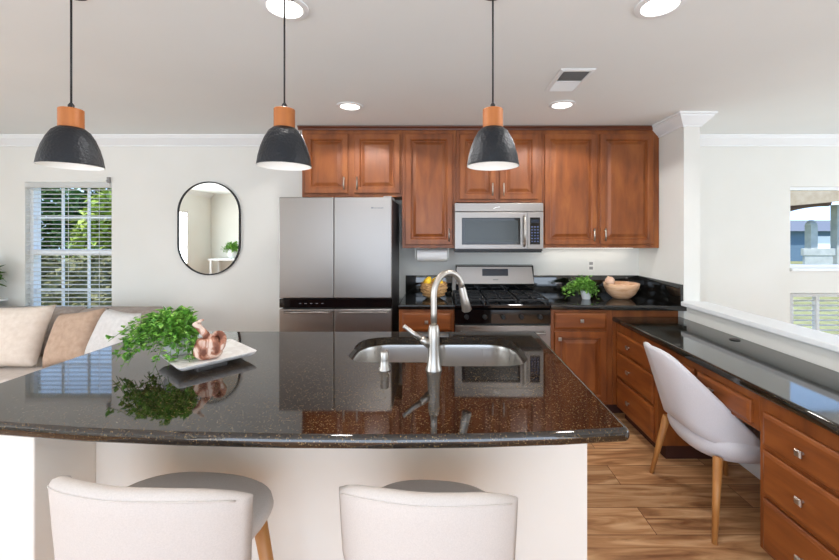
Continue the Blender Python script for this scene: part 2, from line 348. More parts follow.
# left window (double hung, six over six) and blind
def glass(name, x0, x1, z0, z1, y, parent):
    return MB().box(x0, x1, y, y+.004, z0, z1).build(name, M['glass'], parent)
mb = MB(); yf = YB+.045
zm = 1.30
mb.box(WX0, WX0+.035, yf, yf+.07, WZ0, WZ1).box(WX1-.035, WX1, yf, yf+.07, WZ0, WZ1).box(WX0+.035, WX1-.035, yf, yf+.07, WZ1-.035, WZ1).box(WX0+.035, WX1-.035, yf, yf+.07, WZ0, WZ0+.035)
mb.box(WX0+.035, WX1-.035, yf+.002, yf+.06, zm-.03, zm+.03)
fx0, fx1 = WX0+.035, WX1-.035
for k in (1, 2):
    xm = fx0+(fx1-fx0)*k/3; mb.box(xm-.01, xm+.01, yf+.028, yf+.042, WZ0+.035, WZ1-.035)
for z in ((WZ0+zm)/2, (zm+WZ1)/2): mb.box(fx0, fx1, yf+.029, yf+.043, z-.01, z+.01)
w1 = struct('window_1', mb, M['trim'])
glass('pane', fx0, fx1, WZ0+.03, WZ1-.03, yf+.034, w1)
bl = thing('window_blind', 'white horizontal slat blind hanging open over the tall window behind the sofa', 'blind', (WX0, YB, WZ0))
mb = MB(); z = WZ0+.06
rnd = random.Random(3)
while z < WZ1-.07:
    R = []
    for x in (WX0+.012, WX1-.012):
        R.append([(x, YB+.002, z-.001), (x, YB+.012, z+.0025), (x, YB+.026, z+.003), (x, YB+.042, z-.001), (x, YB+.042, z-.004), (x, YB+.026, z), (x, YB+.012, z-.0005), (x, YB+.002, z-.004)])
    mb.loft(R); z += .042
mb.build('slats', M['slat'], bl)
MB().box(WX0+.008, WX1-.008, YB-.012, YB+.04, WZ1-.055, WZ1-.003, .004).build('headrail', M['slat'], bl)
MB().box(WX0+.012, WX1-.012, YB+.004, YB+.038, WZ0+.015, WZ0+.035, .004).build('bottom_rail', M['slat'], bl)
for x in (WX0+.12, (WX0+WX1)/2, WX1-.12):
    MB().tube([(x, YB+.0, WZ0+.03), (x, YB+.0, WZ1-.05)], .002, 6).build('ladder_cord', M['slat'], bl)
hk = MB().box(-3.215, -3.195, YB-.03, YB-.001, 1.975, 2.03, .004).box(-3.21, -3.2, YB-.045, YB-.025, 1.985, 2.0, .003).build('blind_bracket', M['plasticg'])
tag(hk, 'tiny dark grey bracket on the wall at the top right corner of the left window', 'bracket')

# right windows
mb = win_frame('w', lambda u, v, w: (u, YB+.03+w, v), RX0, RX1, RA0, RA1, 1, .03, .06)
w2 = struct('window_2', mb, M['trim']); glass('pane', RX0+.03, RX1-.03, RA0+.03, RA1-.03, YB+.06, w2)
mb = win_frame('w', lambda u, v, w: (u, YB+.07+w, v), RX0, RX1, RB0, RB1, 0, .03, .04)
w3 = struct('window_3', mb, M['trim']); glass('pane', RX0+.03, RX1-.03, RB0+.03, RB1-.03, YB+.09, w3)
sh = thing('window_shutter', 'white louvred shutter in the low window of the right room', 'shutter', (RX0, YB, RB0))
fr = win_frame('w', lambda u, v, w: (u, YB+.002+w, v), RX0+.005, RX1-.005, RB0+.005, RB1-.005, 4, .03, .045); fr.build('frame', M['slat'], sh)
for k in range(5):
    u0 = RX0+.035+(RX1-RX0-.04)*k/5; u1 = u0+(RX1-RX0)/5-.034; mb = MB(); z = RB0+.05
    while z < RB1-.04:
        mb.loft([[(x, YB+.008, z+.012), (x, YB+.024, z+.008), (x, YB+.042, z-.008), (x, YB+.040, z-.012), (x, YB+.022, z+.002), (x, YB+.008, z+.008)] for x in (u0, u1)]); z += .048
    mb.build('louvres', M['slat'], sh)
struct('trim_5', MB().box(RX0-.0, RX1, YB-.02, YB+.03, RA0-.03, RA0-.001, .004), M['trim'])

# ------------------------------------------------------------ outdoors
tag(MB().box(-30, 30, YB+.2, 60, -.3, -.2).build('lawn', M['grass']), kind='structure')
def tree(x, y, h, r, seed, m, label):
    rnd = random.Random(seed); t = thing('garden_tree', label, 'tree', (x, y, -.2), 'trees outside the left window')
    MB().tube([(x, y, -.2), (x+.05, y, h*.4), (x-.05, y+.05, h*.75)], [.12, .09, .05], 8).build('trunk', M['bark'], t, smooth=True)
    mb = MB()
    for i in range(2600):
        u = rnd.uniform(-1, 1); a = rnd.uniform(0, 2*PI); q = math.sqrt(1-u*u); rr = r*(.55+.45*rnd.random()**.5)*(1+.18*math.sin(3*a+seed)+.12*math.sin(5*u*3))
        p = Vector((x+rr*q*math.cos(a), y+rr*q*math.sin(a), h*.62+rr*u*h*.40/r))
        d = Vector((rnd.gauss(0, 1), rnd.gauss(0, 1), rnd.gauss(-.2, .7))); mb.leaf(p, d, .24, .13)
    mb.build('crown', m, t, norm=False)
tree(-11.3, 10.6, 3.1, 1.1, 1, M['leaf_dark'], 'dark bushy tree seen through the left window, nearest its left side')
tree(-8.6, 10.0, 2.8, .9, 2, M['leaf_dark'], 'rounded green tree seen through the middle panes of the left window')
tree(-7.0, 8.1, 2.1, .48, 5, M['leaf_yellow'], 'yellow green shrub-like tree seen at the right edge of the left window')
mb = MB(); rnd = random.Random(8)
for i in range(6500):
    mb.leaf((rnd.uniform(-11, -4.5), rnd.uniform(6.4, 6.9), rnd.uniform(-.2, 1.12)), (rnd.gauss(0, 1), rnd.gauss(-.6, .6), rnd.gauss(0, .7)), .15, .09)
mb.box(-11, -4.5, 6.5, 6.8, -.2, 1.0)
tag(mb.build('hedge', noise_col(mat('olive_hedge', (120, 122, 84), .9), [(.3, (96, 98, 62)), (.7, (146, 144, 104))], nscale=2), norm=False), 'olive brown clipped hedge seen through the lower panes of the left window', 'hedge')
# right side: patio cover, post and rail, siding house
pc = thing('patio_cover', 'tan canvas patio cover on brown arch and white posts beyond the upper right window', 'patio cover', (10.8, 11.2, -.2))
mb = MB(); mb.loft([[(9.0, 10.4, 2.18), (15.2, 10.4, 2.75), (15.2, 13.2, 2.85), (9.0, 13.2, 2.28)], [(9.0, 10.4, 2.66), (15.2, 10.4, 3.2), (15.2, 13.2, 3.3), (9.0, 13.2, 2.76)]]); mb.build('canopy', M['awning'], pc)
arc = [(9.3+1.9*k/14, 11.1, 1.86+.50*math.sin(PI*.5*(k/14)**.8)) for k in range(15)]
MB().tube(arc, .10, 8).build('arched_beam', M['brown'], pc, smooth=True)
MB().box(10.6, 10.8, 11.0, 11.2, -.2, 1.72, .01).lathe(10.7, 11.1, [(.13, 1.72), (.13, 1.76), (.05, 1.86)], 16).build('post', M['stone'], pc)
MB().box(11.35, 11.55, 11.0, 11.2, -.2, 2.3, .01).build('post', M['stone'], pc)
MB().box(10.3, 11.2, 10.9, 11.0, .85, 1.05, .01).box(10.35, 11.15, 10.92, 10.99, -.2, .85).build('planter_wall', M['stone'], pc)
hb = thing('neighbour_house', 'blue grey low house seen far beyond the upper right window', 'house', (20, 24, -.2))
MB().box(16, 36, 23, 27, -.2, 1.6).build('wall', M['slate'], hb)
mb = MB(); mb.loft([[(15.7, 22.6, 1.6), (36.3, 22.6, 1.6), (36.3, 27.4, 1.6), (15.7, 27.4, 1.6)], [(16.5, 24.9, 2.3), (35.5, 24.9, 2.3), (35.5, 25.1, 2.3), (16.5, 25.1, 2.3)]]); mb.build('roof', mat('grey_shingles', (104, 108, 116), .9), hb)
MB().box(22.2, 23.4, 22.96, 23.02, .5, 1.3).build('window', M['trim'], hb)

# ------------------------------------------------------------ cabinets
FB = lambda yf: (lambda u, v, w: (u, yf-w, v))      # faces the camera
FD = lambda xf: (lambda u, v, w: (xf-w, u, v))      # desk side, faces left
DOOR = [(0, 0), (0, .017), (.004, .021), (.046, .021), (.05, .017), (.054, .018), (.059, .005), (.068, .005), (.094, .017)]
DRAW = [(0, 0), (0, .012), (.004, .016), (.016, .021)]
def front(name, fr, u0, u1, v0, v1, parent, prof=DOOR, m='cherry'):
    mb = MB(); mb.rings(fr, u0, u1, v0, v1, [(0, -.0005)]+prof[1:]); mb.bm.faces.new([v for v in list(mb.bm.verts)[:4]])
    return mb.build(name, M[m], parent)
def knob(fr, u, v, parent):
    mb = MB(); a = Vector(fr(u, v, .021)); bq = Vector(fr(u, v, .036)); mb.tube([a, bq], .006, 10)
    c = [Vector(fr(u+du, v+dv, .036)) for du, dv in ((-.013, -.013), (.013, -.013), (.013, .013), (-.013, .013))]
    e = [Vector(fr(u+du, v+dv, .042)) for du, dv in ((-.014, -.014), (.014, -.014), (.014, .014), (-.014, .014))]
    g = [Vector(fr(u+du, v+dv, .047)) for du, dv in ((-.010, -.010), (.010, -.010), (.010, .010), (-.010, .010))]
    mb.loft([c, e, g]); return tag(mb.build('knob', M['nickel'], parent), 'square brushed nickel knob')
def pull(fr, u, v0, v1, parent):
    mb = MB(); mb.tube([fr(u, v0, .045), fr(u, (v0+v1)/2, .049), fr(u, v1, .045)], .006, 10)
    for v in (v0+.015, v1-.015): mb.tube([fr(u, v, .021), fr(u, v, .046)], .0045, 8)
    return tag(mb.build('handle', M['nickel'], parent, smooth=True), 'slim brushed nickel bar handle')
def px(x, f=113.5): return (x-HX)/f
def pz(y, f=113.5): return CAMZ+(HY-y)/f
YU = 3.39; UT = 2.395
fu = FB(YU)
def upper(name, x0, x1, zb, doors, label, deep=YU):
    t = thing(name, label, 'wall cabinet', ((x0+x1)/2, YB, zb), None)
    MB().box(x0+.001, x1-.001, deep, YB-.002, zb, UT, .002).build('body', M['cherry'], t)
    for d0, d1, z0, z1, hx in doors:
        d = front('door', fu, d0, d1, z0, z1, t); pull(fu, hx, z0+.03, z0+.14, d)
    return t
ZT = pz(134.5)
upper('wall_cabinet', px(302), px(402), pz(197), [(px(305.5), px(348.5), pz(193.5), ZT, px(345)), (px(354.5), px(400), pz(193.5), ZT, px(358))], 'short two-door cherry wall cabinet above the refrigerator')
upper('wall_cabinet', px(402), px(456), pz(248), [(px(405.5), px(452.5), pz(244.5), ZT, px(449))], 'tall narrow single-door cherry wall cabinet between refrigerator and microwave')
upper('wall_cabinet', px(456), px(542), pz(202.5), [(px(459.5), px(495.5), pz(199.5), ZT, px(492)), (px(499.5), px(537.5), pz(199.5), ZT, px(503))], 'short two-door cherry wall cabinet above the microwave')
upper('wall_cabinet', px(542), 1.929, pz(248), [(px(544), px(596), pz(244.5), ZT, px(592.5)), (px(599.5), px(652.5), pz(244.5), ZT, px(603.5))], 'tall wide two-door cherry wall cabinet beside the right wall')
cc = MB(); prof = [(0, 0), (.012, 0), (.016, .012), (.03, .022), (.034, .032), (0, .032)]
cc.loft([[(x, YU-o-(0), UT+h) for o, h in prof] for x in (px(302)-.03, 1.928)])
cc.box(px(302), 1.928, YU, YB-.002, UT, UT+.032)
cc.box(px(302)-.03, px(302), YU-.03, YB-.09, UT+.02, UT+.032)
tag(cc.build('cabinet_crown_moulding', M['cherry_dark']), 'dark cherry crown moulding running along the tops of the wall cabinets', 'moulding')

# base cabinets
YF = 3.117
fb = FB(YF); q = 124.0
def base(x0, x1, label, y0=YF, zt=.874):
    t = thing('base_cabinet', label, 'base cabinet', ((x0+x1)/2, YB, 0))
    MB().box(x0, x1, y0, YB-.002, .10, zt, .002).build('body', M['cherry'], t)
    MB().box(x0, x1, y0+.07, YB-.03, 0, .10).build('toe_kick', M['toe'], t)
    return t
t = base(-.332, .117, 'narrow cherry base cabinet between refrigerator and stove')
d = front('drawer', fb, px(402, q), px(451, q), .70, .848, t, DRAW, 'cherry_h'); knob(fb, px(426.5, q), .775, d)
d = front('door', fb, px(402, q), px(451, q), .13, .68, t); knob(fb, px(447, q), .62, d)
t = base(.892, 1.395, 'cherry base cabinet to the right of the stove')
d = front('drawer', fb, px(554.5, q), px(606.5, q), .715, .848, t, DRAW, 'cherry_h'); knob(fb, px(581, q), .785, d)
d = front('door', fb, px(554.5, q), px(606.5, q), .13, .695, t); knob(fb, px(559, q), .64, d)
t = base(1.397, 1.929, 'cherry corner base cabinet behind the end of the desk')
# desk cabinets
XD = 1.43; fd = FD(XD)
def deskbase(y0, y1, label, kn):
    t = thing('desk_drawer_cabinet', label, 'drawer cabinet', (XD, (y0+y1)/2, 0))
    MB().box(XD, 1.925, y0, y1, .09, .772, .002).build('body', M['cherry'], t)
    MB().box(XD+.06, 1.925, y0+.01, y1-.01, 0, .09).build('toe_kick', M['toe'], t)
    for z0, z1 in ((.562, .705), (.352, .542), (.105, .332)):
        d = front('drawer', fd, y0+.03, y1-.03, z0, z1, t, DRAW, 'cherry_h'); knob(fd, kn, (z0+z1)/2+.0, d)
    return t
deskbase(2.53, 3.112, 'three-drawer cherry desk cabinet at the far end, beside the back cabinets', 2.87)
deskbase(1.18, 1.72, 'three-drawer cherry desk cabinet nearest the camera at the right edge', 1.495)
ap = thing('desk_apron', 'cherry desk apron with two shallow pencil drawers over the knee space', 'desk apron', (XD, 2.12, .60))
MB().box(XD, 1.925, 1.722, 2.528, .602, .772, .002).build('body', M['cherry'], ap)
for y0, y1, k in ((1.755, 2.12, 1.99), (2.15, 2.50, 2.33)):
    d = front('drawer', fd, y0, y1, .625, .73, ap, DRAW, 'cherry_h'); knob(fd, k, .675, d)

# ------------------------------------------------------------ stone worktops
def slab(mb, pts, z0, z1, r=.012, hole=None):
    """polygon pts counter-clockwise with eased edge and optional hole"""
    n = len(pts); P = [Vector((x, y)) for x, y in pts]
    def off(d):
        out = []
        for i in range(n):
            a, b_, c = P[i-1], P[i], P[(i+1) % n]
            n1 = (b_-a).normalized(); n2 = (c-b_).normalized(); m1 = Vector((-n1.y, n1.x)); m2 = Vector((-n2.y, n2.x)); m = (m1+m2).normalized()
            out.append(b_+m*(d/max(.3, m.dot(m1))))
        return out
    prof = []
    for k in range(5): a = k/4*PI/2; prof.append((r-r*math.sin(a), z0+r-r*math.cos(a)))
    for k in range(5): a = k/4*PI/2; prof.append((r-r*math.cos(a), z1-r+r*math.sin(a)))
    R = mb.loft([[(p.x, p.y, z) for p in off(d)] for d, z in prof], not hole, not hole)
    if hole:
        bm = mb.bm; A = [bm.verts.new((x, y, z0)) for x, y in hole]; B = [bm.verts.new((x, y, z1)) for x, y in hole]; k = len(hole)
        for i in range(k): bm.faces.new((A[i], A[(i+1) % k], B[(i+1) % k], B[i]))
        for ring, h in ((R[0], A), (R[-1], B)):
            es = [bm.edges.get((ring[i], ring[(i+1) % n])) for i in range(n)]+[bm.edges.get((h[i], h[(i+1) % k])) for i in range(k)]
            bmesh.ops.triangle_fill(bm, edges=es, use_beauty=True)
def rrect(x0, x1, y0, y1, r, n=8, rs=None):
    rs = rs or (r, r, r, r); out = []
    for (cx, cy, a0, rr) in ((x0+rs[0], y0+rs[0], PI, rs[0]), (x1-rs[1], y0+rs[1], 1.5*PI, rs[1]), (x1-rs[2], y1-rs[2], 0, rs[2]), (x0+rs[3], y1-rs[3], .5*PI, rs[3])):
        for k in range(n+1): a = a0+PI/2*k/n; out.append((cx+rr*math.cos(a), cy+rr*math.sin(a)))
    return out
def rpoly(pts, n=6):
    """(x, y, r) corners rounded"""
    out = []
    m = len(pts)
    for i in range(m):
        a, b_, c = Vector(pts[i-1][:2]), Vector(pts[i][:2]), Vector(pts[(i+1) % m][:2]); r = pts[i][2]
        if r <= 0: out.append((b_.x, b_.y)); continue
        u = (a-b_).normalized(); v = (c-b_).normalized(); p = b_+u*r; s = b_+v*r
        for k in range(n+1):
            t = k/n; w_ = p*(1-t)**2+b_*2*t*(1-t)+s*t*t; out.append((w_.x, w_.y))
    return out
CT0, CT1 = .874, .914
near = [(-1.70, 1.195, .08), (-1.33, 1.160, 0), (-1.05, 1.125, 0), (-.75, 1.103, 0), (-.45, 1.090, 0), (-.15, 1.086, 0), (.12, 1.092, 0), (.35, 1.106, 0), (.562, 1.128, .022), (.562, 2.263, .03), (-1.70, 2.263, .03)]
sink_hole = rpoly([(-.43, 1.715, .13), (-.05, 1.715, .04), (0, 1.665, .04), (.40, 1.665, .13), (.40, 2.13, .16), (-.43, 2.13, .16)], 8)
mb = MB(); slab(mb, rpoly(near), CT0, CT1, .016, sink_hole)
tag(mb.build('island_countertop', M['granite'], auto=40), 'polished brown speckled granite worktop with a bowed front on the island', 'countertop')
ki = thing('kitchen_island', 'cream painted island base with a leg wall under the granite overhang', 'kitchen island', (-.5, 1.7, 0))
mb = MB(); mb.box(-1.66, .535, 1.40, 1.50, 0, CT0-.001).box(.45, .535, 1.50, 2.14, 0, CT0-.001).box(-1.66, -1.57, 1.50, 2.14, 0, CT0-.001)
mb.build('panel', M['island'], ki)
MB().box(-1.57, .45, 2.16, 2.22, .1, CT0-.001).build('cabinet_front', M['cherry'], ki)
MB().box(-1.67, -1.25, 1.185, 1.40, 0, CT0-.001, .004).build('support_column', M['island'], ki)
MB().box(-1.25, .535, 1.388, 1.40, 0, .09, .003).build('baseboard', M['trim'], ki)
# back counters
mb = MB(); slab(mb, [(-.335, 3.085), (.117, 3.085), (.117, YB-.003), (-.335, YB-.003)], CT0, CT1, .01)
mb.box(-.332, .117, YB-.022, YB-.003, CT1, 1.08, .002)
tag(mb.build('back_countertop', M['granite_black'], auto=40), 'short black granite worktop and splashback left of the stove', 'countertop')
mb = MB(); slab(mb, [(.892, 3.085), (1.948, 3.035), (1.948, 3.05), (1.931, 3.052), (1.931, YB-.003), (.892, YB-.003)], CT0, CT1, .006)
mb.box(.892, 1.910, YB-.022, YB-.003, CT1, 1.08, .002).box(1.910, 1.931, 3.055, YB-.003, CT1, 1.08, .002)
tag(mb.build('back_countertop', M['granite_black'], auto=40), 'long black granite worktop and splashback right of the stove', 'countertop')
mb = MB(); slab(mb, rpoly([(1.395, 1.12, .02), (1.944, 1.12, 0), (1.944, 3.115, 0), (1.395, 3.115, 0)]), .774, .815, .014)
tag(mb.build('desk_worktop', M['granite_desk'], auto=40), 'dark polished granite desk top running along the half wall', 'worktop')
tag(MB().lathe(1.86, 2.43, [(.028, .8151), (.03, .818), (.024, .821), (.01, .819)], 20).build('cable_grommet', M['black_matt'], auto=40), 'small black cable grommet set in the desk top near the half wall', 'grommet')

# ------------------------------------------------------------ sink, faucet, dispenser
sk = thing('kitchen_sink', 'stainless steel undermount double bowl sink in the island', 'sink', (0, 1.9, .68))
def bowl(x0, x1, y0, y1, rs, dz):
    mb = MB(); z = CT0-.001
    R = []
    for ins, zz in ((-.012, z-.002), (0, z-.002), (.004, z-.02), (.012, z-dz+.04), (.022, z-dz+.012), (.045, z-dz)):
        pts = rrect(x0+ins, x1-ins, y0+ins, y1-ins, 0, 8, [max(.01, r-ins) for r in rs]); R.append([(x, y, zz) for x, y in pts])
    mb.loft(R, False, True)
    return mb.build('bowl', M['steel_sink'], sk, auto=50)
b1 = bowl(-.425, -.035, 1.71, 2.128, (.13, .04, .04, .16), .19); b2 = bowl(-.005, .395, 1.66, 2.128, (.04, .13, .16, .04), .22)
MB().lathe(-.22, 1.93, [(.04, .685), (.045, .688), (.03, .688), (.02, .686)], 20).build('drain', M['nickel'], b1)
MB().lathe(.2, 1.9, [(.04, .655), (.045, .658), (.03, .658), (.02, .656)], 20).build('drain', M['nickel'], b2)
fa = thing('faucet', 'tall brushed nickel gooseneck pull-down faucet behind the sink edge', 'faucet', (-.026, 1.62, CT1))
fx, fy = -.026, 1.62
MB().lathe(fx, fy, [(.034, CT1+.0005), (.034, CT1+.006), (.029, CT1+.02), (.025, CT1+.07), (.0235, CT1+.12), (.024, CT1+.165), (.020, CT1+.185), (.017, CT1+.19)], 28).build('body', M['nickel'], fa, auto=45)
d = Vector((.80, .60, 0)).normalized(); pts = [(fx, fy, CT1+.18), (fx, fy, CT1+.24), (fx, fy, CT1+.30)]
R_ = .078; c = Vector((fx, fy, CT1+.315))+d*R_
for k in range(0, 13):
    a = PI-k/12*PI*.94; pts.append(tuple(c+d*R_*math.cos(a)+Vector((0, 0, R_*1.15*math.sin(a)))))
MB().tube(pts, .0135, 14).build('spout', M['nickel'], fa, smooth=True)
e = Vector(pts[-1]); dn = (Vector(pts[-1])-Vector(pts[-2])).normalized()
hd = MB().tube([e-dn*.004, e+dn*.01, e+dn*.05, e+dn*.105, e+dn*.11], [.014, .0165, .018, .0225, .018], 18).build('spray_head', M['nickel'], fa, auto=50)
MB().tube([e+dn*.1095, e+dn*.1125], .016, 16).build('nozzle', M['black_matt'], hd)
mb = MB().tube([(fx-.012, fy, CT1+.10), (fx-.045, fy-.005, CT1+.128), (fx-.052, fy-.005, CT1+.134)], [.017, .0165, .013], 14)
vb = mb.build('valve', M['nickel'], fa, smooth=True)
MB().tube([(fx-.045, fy-.005, CT1+.128), (fx-.09, fy-.008, CT1+.158), (fx-.118, fy-.01, CT1+.182), (fx-.126, fy-.01, CT1+.188)], [.013, .010, .0085, .0095], 12).build('lever', M['nickel'], vb, smooth=True)
sd = thing('soap_dispenser', 'short brushed nickel soap dispenser beside the faucet', 'soap dispenser', (-.233, 1.62, CT1))
MB().lathe(-.233, 1.62, [(.024, CT1+.0005), (.024, CT1+.008), (.019, CT1+.014), (.018, CT1+.042)], 20).build('collar', M['nickel'], sd, auto=40)
MB().lathe(-.233, 1.62, [(.018, CT1+.043), (.018, CT1+.07), (.015, CT1+.077)], 20).tube([(-.233, 1.62, CT1+.066), (-.233, 1.675, CT1+.066), (-.233, 1.69, CT1+.058)], .006, 8).build('pump', M['nickel'], sd, auto=40)

# ------------------------------------------------------------ refrigerator
rf = thing('refrigerator', 'four-door stainless steel refrigerator with dark grey sides', 'refrigerator', (-.85, 3.4, 0))
fx0, fx1 = px(279, 123.5), px(391.5, 123.5); fm = px(333.8, 123.5); yd = 3.117
MB().box(fx0+.005, fx1+.0, yd+.062, YB-.03, .03, 1.765, .006).build('body', M['dark_steel'], rf)
MB().box(fx0+.03, fx1-.03, yd+.09, YB-.06, .0, .03).build('feet', M['black_matt'], rf)
for a, c in ((fx0, fm-.003), (fm+.003, fx1)):
    MB().box(a, c, yd, yd+.06, .962, 1.78, .006, 3).build('door', M['steel'], rf)
    dd = MB().box(a, c, yd, yd+.06, .05, .872, .006, 3).build('door', M['steel'], rf)
    MB().tube([(a+.05, yd-.002, .852), (a+.05, yd-.028, .852), (c-.03, yd-.028, .852), (c-.03, yd-.002, .852)], .008, 8).build('handle', M['steel'], dd, smooth=True)
MB().box(fx0, fx1, yd+.006, yd+.06, .884, .956, .002).build('control_band', M['black_gloss'], rf)
im = mat('pale_icons', (120, 120, 125), .5)
for k in range(5): MB().box(fx0+.16+k*.045, fx0+.178+k*.045, yd+.0045, yd+.006, .916, .921).build('touch_icon', im, rf)
mb = MB()
for k, ww in enumerate((.012, .008, .006, .008, .006, .009, .008, .008, .006)): mb.box(fx1-.165+k*.0115, fx1-.165+k*.0115+ww, yd-.0012, yd-.0002, 1.688, 1.700 if k in (0, 1, 8) else 1.697)
tag(mb.build('badge', mat('badge_grey', (112, 112, 114), .4, .6), rf), 'small grey lettered badge')
MB().box(fx1-.07, fx1-.0, yd+.02, yd+.22, 1.766, 1.79, .006).build('hinge_cover', M['hinge'], rf)

# ------------------------------------------------------------ microwave
mw = thing('microwave', 'stainless steel over-the-range microwave above the stove', 'microwave', (.5, 3.5, 1.33))
ym = 3.31; g = 116.4; X = lambda p: px(p, g); Z = lambda p: pz(p, g)
MB().box(X(454.8), X(543.3), ym+.02, YB-.003, Z(251), Z(203), .003).build('body', M['dark_steel'], mw)
MB().box(X(454.8), X(543.3), ym, ym+.02, Z(211.5), Z(203), .003).build('vent_strip', M['steel'], mw)
mdr = MB().box(X(454.8), X(527.5), ym-.004, ym+.02, Z(249), Z(212), .003).build('door', M['steel'], mw)
mb = MB(); mb.rings(FB(ym-.004), X(461.8), X(520.3), Z(244.5), Z(217.8), [(0, 0), (0, .003), (.004, .004)]); mb.build('window_frame', M['black_gloss'], mdr)
MB().box(X(464.5), X(518), ym-.0095, ym-.008, Z(242), Z(220.5)).build('window', M['oven_glass'], mdr)
MB().tube([(X(524), ym-.004, Z(246)), (X(524), ym-.035, Z(244)), (X(524), ym-.042, Z(231)), (X(524), ym-.035, Z(218)), (X(524), ym-.004, Z(216))], .010, 12).build('handle', M['nickel'], mdr, smooth=True)
pn = MB().box(X(527.8), X(543.3), ym-.003, ym+.02, Z(249), Z(212), .003).build('control_panel', M['steel'], mw)
MB().box(X(530), X(540), ym-.005, ym-.003, Z(244.5), Z(217.5)).build('keypad', M['black_gloss'], pn)
mb = MB()
for i in range(3):
    for j in range(6): mb.box(X(531.2+i*2.9), X(532.8+i*2.9), ym-.006, ym-.005, Z(242-j*2.9), Z(240.8-j*2.9))
mb.build('keys', mat('keypad_blue_grey', (78, 92, 130), .5), pn)
MB().box(X(531), X(539), ym-.0062, ym-.005, Z(223), Z(219.5)).build('display', M['display'], pn)
MB().box(X(454.8), X(542), ym+.01, YB-.05, Z(252.6), Z(251)).build('underside', M['black_matt'], mw)
mb = MB(); mb.tube([(X(493.5), ym-.001, Z(208.6)), (X(496), ym-.002, Z(207.4)), (X(500), ym-.002, Z(206.9))], .003, 6); tag(mb.build('badge', M['white'], mw), 'small pale swoosh badge')

# ------------------------------------------------------------ stove
st = thing('gas_range', 'stainless steel and black gas range between the base cabinets', 'stove', (.505, 3.4, 0))
s0, s1 = .122, .887; ys = 3.085
MB().box(s0, s1, ys+.03, YB-.03, .03, .885, .003).build('body', M['dark_steel'], st)
MB().box(s0+.02, s1-.02, ys+.08, YB-.06, 0, .03).build('feet', M['black_matt'], st)
MB().box(s0, s1, ys-.002, YB-.09, .886, .916, .006, 3).build('cooktop', M['black_gloss'], st)
cp = MB(); cp.loft([[(x, ys+.03, .755), (x, ys-.006, .765), (x, ys-.004, .872), (x, ys+.03, .884)] for x in (s0, s1)]); cpo = cp.build('control_panel', M['black_gloss'], st)
for k in range(5):
    xx = s0+.09+k*(s1-s0-.18)/4
    MB().tube([(xx, ys-.006, .82), (xx, ys-.03, .82), (xx, ys-.034, .82)], [.02, .018, .014], 16).build('knob', M['black_matt'], cpo, auto=40)
od = MB().box(s0+.002, s1-.002, ys-.012, ys+.028, .19, .750, .004).build('oven_door', M['steel'], st)
mb = MB(); mb.rings(FB(ys-.012), s0+.09, s1-.09, .30, .62, [(0, 0), (0, .002), (.004, .003)]); mb.build('oven_window', M['black_gloss'], od)
MB().tube([(s0+.05, ys-.012, .695), (s0+.06, ys-.05, .695), (s1-.06, ys-.05, .695), (s1-.05, ys-.012, .695)], .011, 10).build('handle', M['nickel'], od, smooth=True)
MB().box(s0+.002, s1-.002, ys-.012, ys+.028, .04, .182, .004).build('warming_drawer', M['steel'], st)
# slanted backguard
bgd = MB(); x0, x1 = .150, .888; yk = YB-.09
bgd.loft([[(x0+i, YB-.01, .9165), (x0+i, yk-.0, .9165), (x0+i, yk, 1.0), (x0+i, yk-.018, 1.005), (x0+i+.0, yk+.012, 1.18), (x0+i, YB-.01, 1.185)] for i in (0,)]+[[(x1, YB-.01, .9165), (x1, yk, .9165), (x1, yk, 1.0), (x1, yk-.018, 1.005), (x1, yk+.012, 1.18), (x1, YB-.01, 1.185)]])
bgo = bgd.build('backguard', M['black_gloss'], st)
mb = MB(); mb.loft([[(x0+.008, yk-.0225, 1.012), (x1-.002, yk-.0225, 1.012), (x1-.018, yk+.0065, 1.168), (x0+.008, yk+.0065, 1.168)], [(x0+.008, yk-.018, 1.012), (x1-.002, yk-.018, 1.012), (x1-.018, yk+.011, 1.168), (x0+.008, yk+.011, 1.168)]])
sp_ = mb.build('steel_panel', M['steel'], bgo)
def onp(z): return yk-.0225+(z-1.012)/.156*.029
mb = MB(); za, zb = 1.085, 1.15; xa, xb = .40, .645
mb.loft([[(xa, onp(za)-.002, za), (xb, onp(za)-.002, za), (xb, onp(zb)-.002, zb), (xa, onp(zb)-.002, zb)], [(xa, onp(za)+.002, za), (xb, onp(za)+.002, za), (xb, onp(zb)+.002, zb), (xa, onp(zb)+.002, zb)]]); mb.build('display', M['display'], bgo)
mb = MB().box(.50, .55, onp(1.05)-.0016, onp(1.05)-.0002, 1.045, 1.053); tag(mb.build('badge', mat('badge_dark', (96, 96, 98), .4, .5), bgo), 'tiny grey badge')
for cx in (.245, .505, .765):
    gr = MB()
    hw = .115
    for xx in (cx-hw, cx, cx+hw): gr.box(xx-.006, xx+.006, ys+.05, yk-.03, .938, .952, .002)
    for yy in (ys+.05, ys+.19, ys+.30, ys+.43, yk-.03): gr.box(cx-hw, cx+hw, yy-.006, yy+.006, .938, .952, .002)
    for xx in (cx-hw, cx+hw):
        for yy in (ys+.06, yk-.04): gr.box(xx-.006, xx+.006, yy-.006, yy+.006, .9165, .94)
    gr.build('grate', M['black_matt'], st)
for cx, cy in ((.245, 3.24), (.245, 3.48), (.505, 3.36), (.765, 3.24), (.765, 3.48)):
    MB().lathe(cx, cy, [(.045, .9165), (.045, .924), (.03, .926), (.03, .934), (.026, .936)], 20).build('burner', M['black_matt'], st, auto=40)

